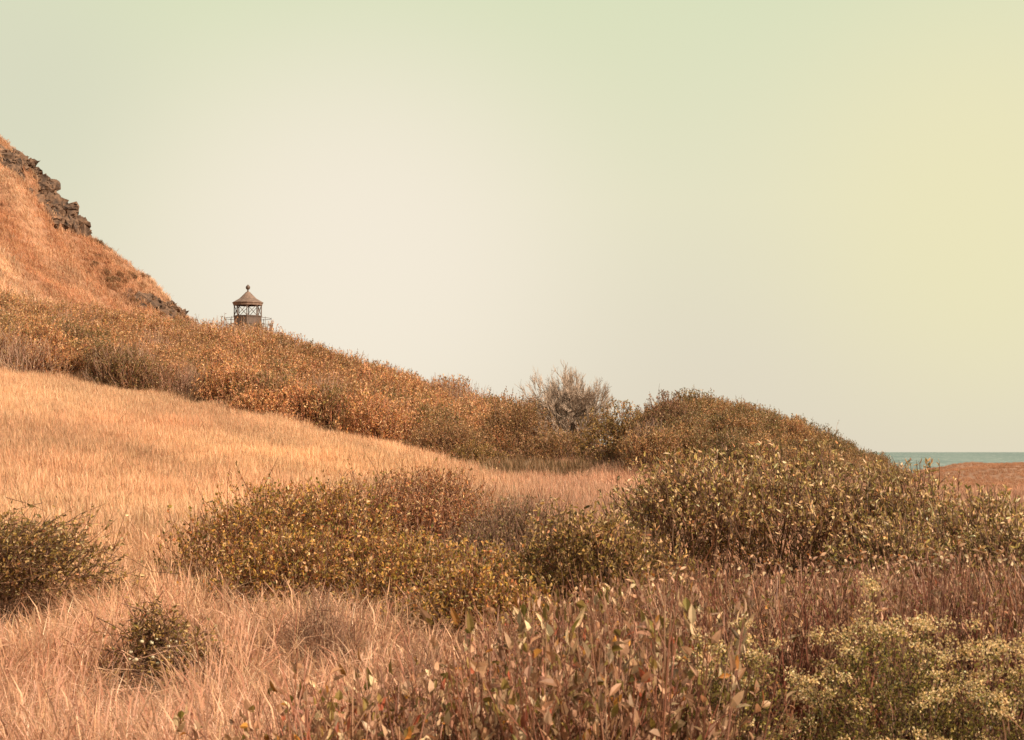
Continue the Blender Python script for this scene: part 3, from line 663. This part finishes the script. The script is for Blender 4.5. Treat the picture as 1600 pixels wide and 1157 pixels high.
# tan fringe at the foot of the scrub hides in the meadow; steep hill behind
x, y = jgrid(r, -75, -8, 108, 205, .62)
px = PXof(x, y); k = (px > -260) & (px < 420); x, y, px = x[k], y[k], px[k]
n3 = np.clip((fbm(x * .09 + y * .05 + 4, y * .03 + x * .02) - .52) * 4.5, 0, 1)[:, None]
nf = fbm(x * .5, y * .4)[:, None]
t = (np.array([.95, .91, .91]) * (1 - n3) + np.array([.74, .56, .47]) * n3) * (1.38 - .85 * nf)
grass('hillside_grass', tuft_far, 4, x, y, r, .6, 1.1, t, 'orange dry grass on the steep hillside below the rocks')
x, y = jgrid(r, -45, -25, 168, 192, .9); px = PXof(x, y)
k = (px > 95 + 60 * r.random(len(x))) & (px < 292) & (fbm(x * .3, y * .3) > .42) & (r.random(len(x)) < .6); x, y = x[k], y[k]; n = len(x); sv = r.uniform(.25, .55, n)
scatter('crest_scrub', scrub_c, np.stack([x, y, H(x, y) - .1], 1), np.stack([r.normal(size=n) * .1, r.normal(size=n) * .1, r.uniform(0, 6.28, n)], 1),
        np.stack([sv, sv, sv * .9], 1), r.integers(0, 9, n), np.array([.85, .72, .68]) * r.uniform(.7, 1.1, (n, 1)), 'low brown scrub dotting the hill crest below the rocks')
# low cover on the far headland right
x, y = jgrid(r, 10, 95, 62, 250, .95)
px = PXof(x, y); k = (px > 1390) & (px < 2200); x, y = x[k], y[k]
nf = fbm(x * .3, y * .15)[:, None]
grass('headland_grass', tuft_far, 4, x, y, r, .25, .5, np.array([.62, .50, .46]) * (1.3 - .6 * nf), 'low reddish dry growth covering the far headland')

# ------------------------------------------------------------------ rocks
def rock_mat():
    m, N_, L_, p = nodes('rock')
    t = N_.new('ShaderNodeTexCoord'); n = N_.new('ShaderNodeTexNoise'); n.inputs['Scale'].default_value = 1.6; n.inputs['Detail'].default_value = 8
    L_.new(t.outputs['Object'], n.inputs['Vector']); rp = N_.new('ShaderNodeValToRGB'); L_.new(n.outputs[0], rp.inputs[0])
    rp.color_ramp.elements[0].position = .32; rp.color_ramp.elements[0].color = (.035, .022, .016, 1)
    rp.color_ramp.elements[1].position = .68; rp.color_ramp.elements[1].color = (.18, .105, .065, 1)
    L_.new(rp.outputs[0], p.inputs['Base Color']); p.inputs['Roughness'].default_value = .9
    b = N_.new('ShaderNodeBump'); b.inputs['Strength'].default_value = .8; b.inputs['Distance'].default_value = .3; L_.new(n.outputs[0], b.inputs['Height']); L_.new(b.outputs[0], p.inputs['Normal'])
    return m
M_ROCK = rock_mat()
def outcrop(pts, label, seed, d=188, size=1.0):
    """pts: photograph points along the outcrop"""
    r = np.random.default_rng(seed); bm = bmesh.new()
    c0 = W(*pts[len(pts) // 2], d)
    for (px, py) in pts:
        for _ in range(11):
            qx, qy = px + r.normal() * 7, py + r.normal() * 5
            # put the block on the hill surface along this sight line
            rr = ray(qx, qy); best = None
            for dd in np.arange(110, 215, 1.0):
                if H(rr.x / rr.y * dd, dd) >= rr.z / rr.y * dd: best = dd; break
            if best is None: best = d - r.uniform(-1, 2); 
            c = np.array([rr.x, rr.y, rr.z]) * best / rr.y
            if best >= d - 3 and c[2] > H(c[0], c[1]) + .7: c[2] = float(H(c[0], c[1])) + .3
            s = size * r.uniform(.2, 1.0) ** 1.6 * 1.9; c = c - np.array([0, -.25, .3]) * s
            vs = []
            for q in unit(r.normal(size=(13, 3))) * [1.15, .9, .95] * s * r.uniform(.7, 1, (13, 1)):
                q = q + q[2] * np.array([.35, 0, 0])
                vs.append(bm.verts.new(Vector(c - c0 + q)))
            res = bmesh.ops.convex_hull(bm, input=vs)
            dead = [v for v in set(res['geom_interior'] + res['geom_unused']) if isinstance(v, bmesh.types.BMVert) and v.is_valid]
            if dead: bmesh.ops.delete(bm, geom=dead, context='VERTS')
    bmesh.ops.subdivide_edges(bm, edges=bm.edges[:], cuts=2, use_grid_fill=True)
    for v in bm.verts:
        n_ = vnoise(np.array(v.co.x * 2.3 + 7), np.array(v.co.z * 2.3 + v.co.y * 1.7)); v.co += v.co.normalized() * 0 + Vector(r.normal(size=3) * .10) + Vector((0, -.1, .12)) * float(n_)
    me = bpy.data.meshes.new('rock_outcrop'); bm.to_mesh(me); bm.free(); me.materials.append(M_ROCK)
    o = bpy.data.objects.new('rock_outcrop', me); COL.objects.link(o); o.location = c0
    return tag(o, label, 'rock', 'rock outcrops along the hill crest')
outcrop([(-8, 240), (8, 243), (22, 250), (36, 256), (46, 262), (6, 258), (26, 264)], 'topmost jagged rock outcrop on the hill crest', 81, size=.75)
outcrop([(58, 292), (68, 300), (78, 310), (86, 322), (96, 325), (100, 338), (112, 345), (120, 352), (72, 290), (64, 312), (76, 330), (84, 342), (98, 352), (60, 285)], 'long craggy rock outcrop stepping down the middle of the hill crest', 82, size=.85)
outcrop([(214, 470), (226, 476), (236, 480), (252, 484), (266, 489)], 'lowest rock outcrop just above the scrub ridge', 83, size=.7)

# ------------------------------------------------------------------ lighthouse
def metal(name, c, rough=.6, n2=(.0, .0, .0)):
    m, N_, L_, p = nodes(name); t = N_.new('ShaderNodeTexCoord'); n = N_.new('ShaderNodeTexNoise'); n.inputs['Scale'].default_value = 4; n.inputs['Detail'].default_value = 6
    L_.new(t.outputs['Object'], n.inputs['Vector']); rp = N_.new('ShaderNodeValToRGB'); L_.new(n.outputs[0], rp.inputs[0])
    rp.color_ramp.elements[0].position = .35; rp.color_ramp.elements[0].color = (*[x * .65 for x in c], 1)
    rp.color_ramp.elements[1].position = .7; rp.color_ramp.elements[1].color = (*[min(1, x * 1.15) for x in c], 1)
    L_.new(rp.outputs[0], p.inputs['Base Color']); p.inputs['Roughness'].default_value = rough; return m
M_ROOF = metal('rusty_roof', (.19, .125, .095)); M_IRON = metal('rusty_iron', (.11, .07, .052)); M_CONC = metal('weathered_concrete', (.48, .42, .36), .9)
def lathe(prof, n, rot=0.):
    mb = MB(); k = len(prof); a = np.arange(n) * 2 * np.pi / n + rot
    V = np.array([[[r_ * math.cos(t), r_ * math.sin(t), z] for t in a] for r_, z in prof]).reshape(-1, 3)
    Q = [[i * n + j, i * n + (j + 1) % n, (i + 1) * n + (j + 1) % n, (i + 1) * n + j] for i in range(k - 1) for j in range(n)]
    mb.add(V, None, Q); return mb
def lighthouse():
    d = 150.; c = W(387, 520, d); u = d / F
    gz = float(H(c[0], d)) - .3
    root = bpy.data.objects.new('lighthouse', None); COL.objects.link(root); root.location = (c[0], d, gz)
    tag(root, 'small rusty lighthouse lantern with conical roof rising behind the scrub ridge', 'lighthouse')
    zf = c[2] - gz                                     # gallery deck height above the ground
    Z = lambda py: zf + (520 - py) * u
    # concrete tower
    t = lathe([(0.01, 0), (2.5, 0), (2.5, zf - .45), (2.75, zf - .4), (2.75, zf - .25), (.01, zf - .25)], 4, math.pi / 4); t.obj('tower', M_CONC, root)
    dr = MB(); v = np.array([[-.45, -1.775, 0], [.45, -1.775, 0], [.45, -1.775, 2.1], [-.45, -1.775, 2.1], [-.45, -1.82, 0], [.45, -1.82, 0], [.45, -1.82, 2.1], [-.45, -1.82, 2.1]])
    dr.add(v, None, [[4, 5, 6, 7], [0, 1, 5, 4], [1, 2, 6, 5], [2, 3, 7, 6], [3, 0, 4, 7]]); dr.obj('door', M_IRON, root)
    lathe([(0.01, zf - .24), (1.95, zf - .24), (1.95, zf - .08), (.01, zf - .08)], 24).obj('gallery', M_IRON, root)
    R = 21.5 * u
    NS = 8; rot = rad(4)
    lathe([(R - .05, zf - .08), (R, zf - .08), (R, Z(495)), (R + .05, Z(495)), (R + .05, Z(493.6)), (R - .08, Z(493.6)), (R - .08, zf - .08)], NS, rot).obj('lantern_wall', M_IRON, root)
    an = np.arange(NS) * 2 * np.pi / NS + rot
    p = np.stack([np.cos(an) * (R - .02), np.sin(an) * (R - .02)], 1)
    for q in p:
        m = MB(); add_tubes(m, np.array([[q[0], q[1], Z(494)]]), np.array([[q[0], q[1], Z(476.5)]]), .04, .04, (1, 1, 1), 4); m.obj('lantern_post', M_IRON, root)
    z0, z1 = Z(493.8), Z(477)
    for j in range(NS):
        a0 = np.array([*p[j], 0]); a1 = np.array([*p[(j + 1) % NS], 0]); m = MB(); P0 = []; P1 = []
        for s in (0,):
            for (ta, za, tb, zb) in ((0, z0, 1, z1), (0, z1, 1, z0)):
                P0.append(a0 + (a1 - a0) * ta + [0, 0, za]); P1.append(a0 + (a1 - a0) * tb + [0, 0, zb])
        add_tubes(m, np.array(P0), np.array(P1), .022, .022, (1, 1, 1), 4); m.obj('glazing_lattice', M_IRON, root)
    Re = 24.3 * u
    lathe([(R - .12, Z(477.5)), (R + .06, Z(477.5)), (R + .08, Z(475)), (Re, Z(473.6)), (Re, Z(472.8)), (R * .62, Z(466.5)), (4.2 * u, Z(457.5)), (3.3 * u, Z(456.2)), (.01, Z(456.2))], 16, rot).obj('roof', M_ROOF, root)
    bl = [(1.6 * u, Z(456.5)), (1.5 * u, Z(455)), (1.2 * u, Z(453.3))]
    cz = Z(449.3); rb = 3.5 * u
    for k in range(1, 12):
        ph = -math.pi / 2 + math.pi * k / 12; bl.append((rb * math.cos(ph), cz + rb * 1.08 * math.sin(ph)))
    bl.append((.02, Z(444.5))); lathe(bl, 16).obj('vent_ball', M_IRON, root, smooth=True)
    # gallery railing
    RG = 36.5 * u; na = 32; a = np.arange(na) * 2 * np.pi / na
    ringp = lambda z, R_=RG: np.stack([np.cos(a) * R_, np.sin(a) * R_, np.full(na, z)], 1)
    for z, nm in ((Z(498), 'handrail'), (Z(508), 'middle_rail')):
        rl = MB(); q = ringp(z); add_tubes(rl, q, np.roll(q, -1, 0), .018, .018, (1, 1, 1), 4); rl.obj(nm, M_IRON, root)
    for k in range(8):
        t = k * 2 * math.pi / 8 + .18; b = np.array([[math.cos(t) * RG, math.sin(t) * RG, zf - .3]]); e = b.copy(); e[0, 2] = Z(496.3)
        m = MB(); add_tubes(m, b, e, .024, .02, (1, 1, 1), 6); m.obj('railing_post', M_IRON, root)
    # brackets that carry the railing out from the deck
    t = np.arange(8) * 2 * np.pi / 8 + .18; q = np.stack([np.cos(t), np.sin(t), np.zeros(8)], 1)
    for a_ in q:
        br = MB(); add_tubes(br, a_[None] * 1.7 + [0, 0, zf - .16], a_[None] * RG + [0, 0, zf - .2], .05, .04, (1, 1, 1), 4); br.obj('bracket', M_IRON, root)
lighthouse()
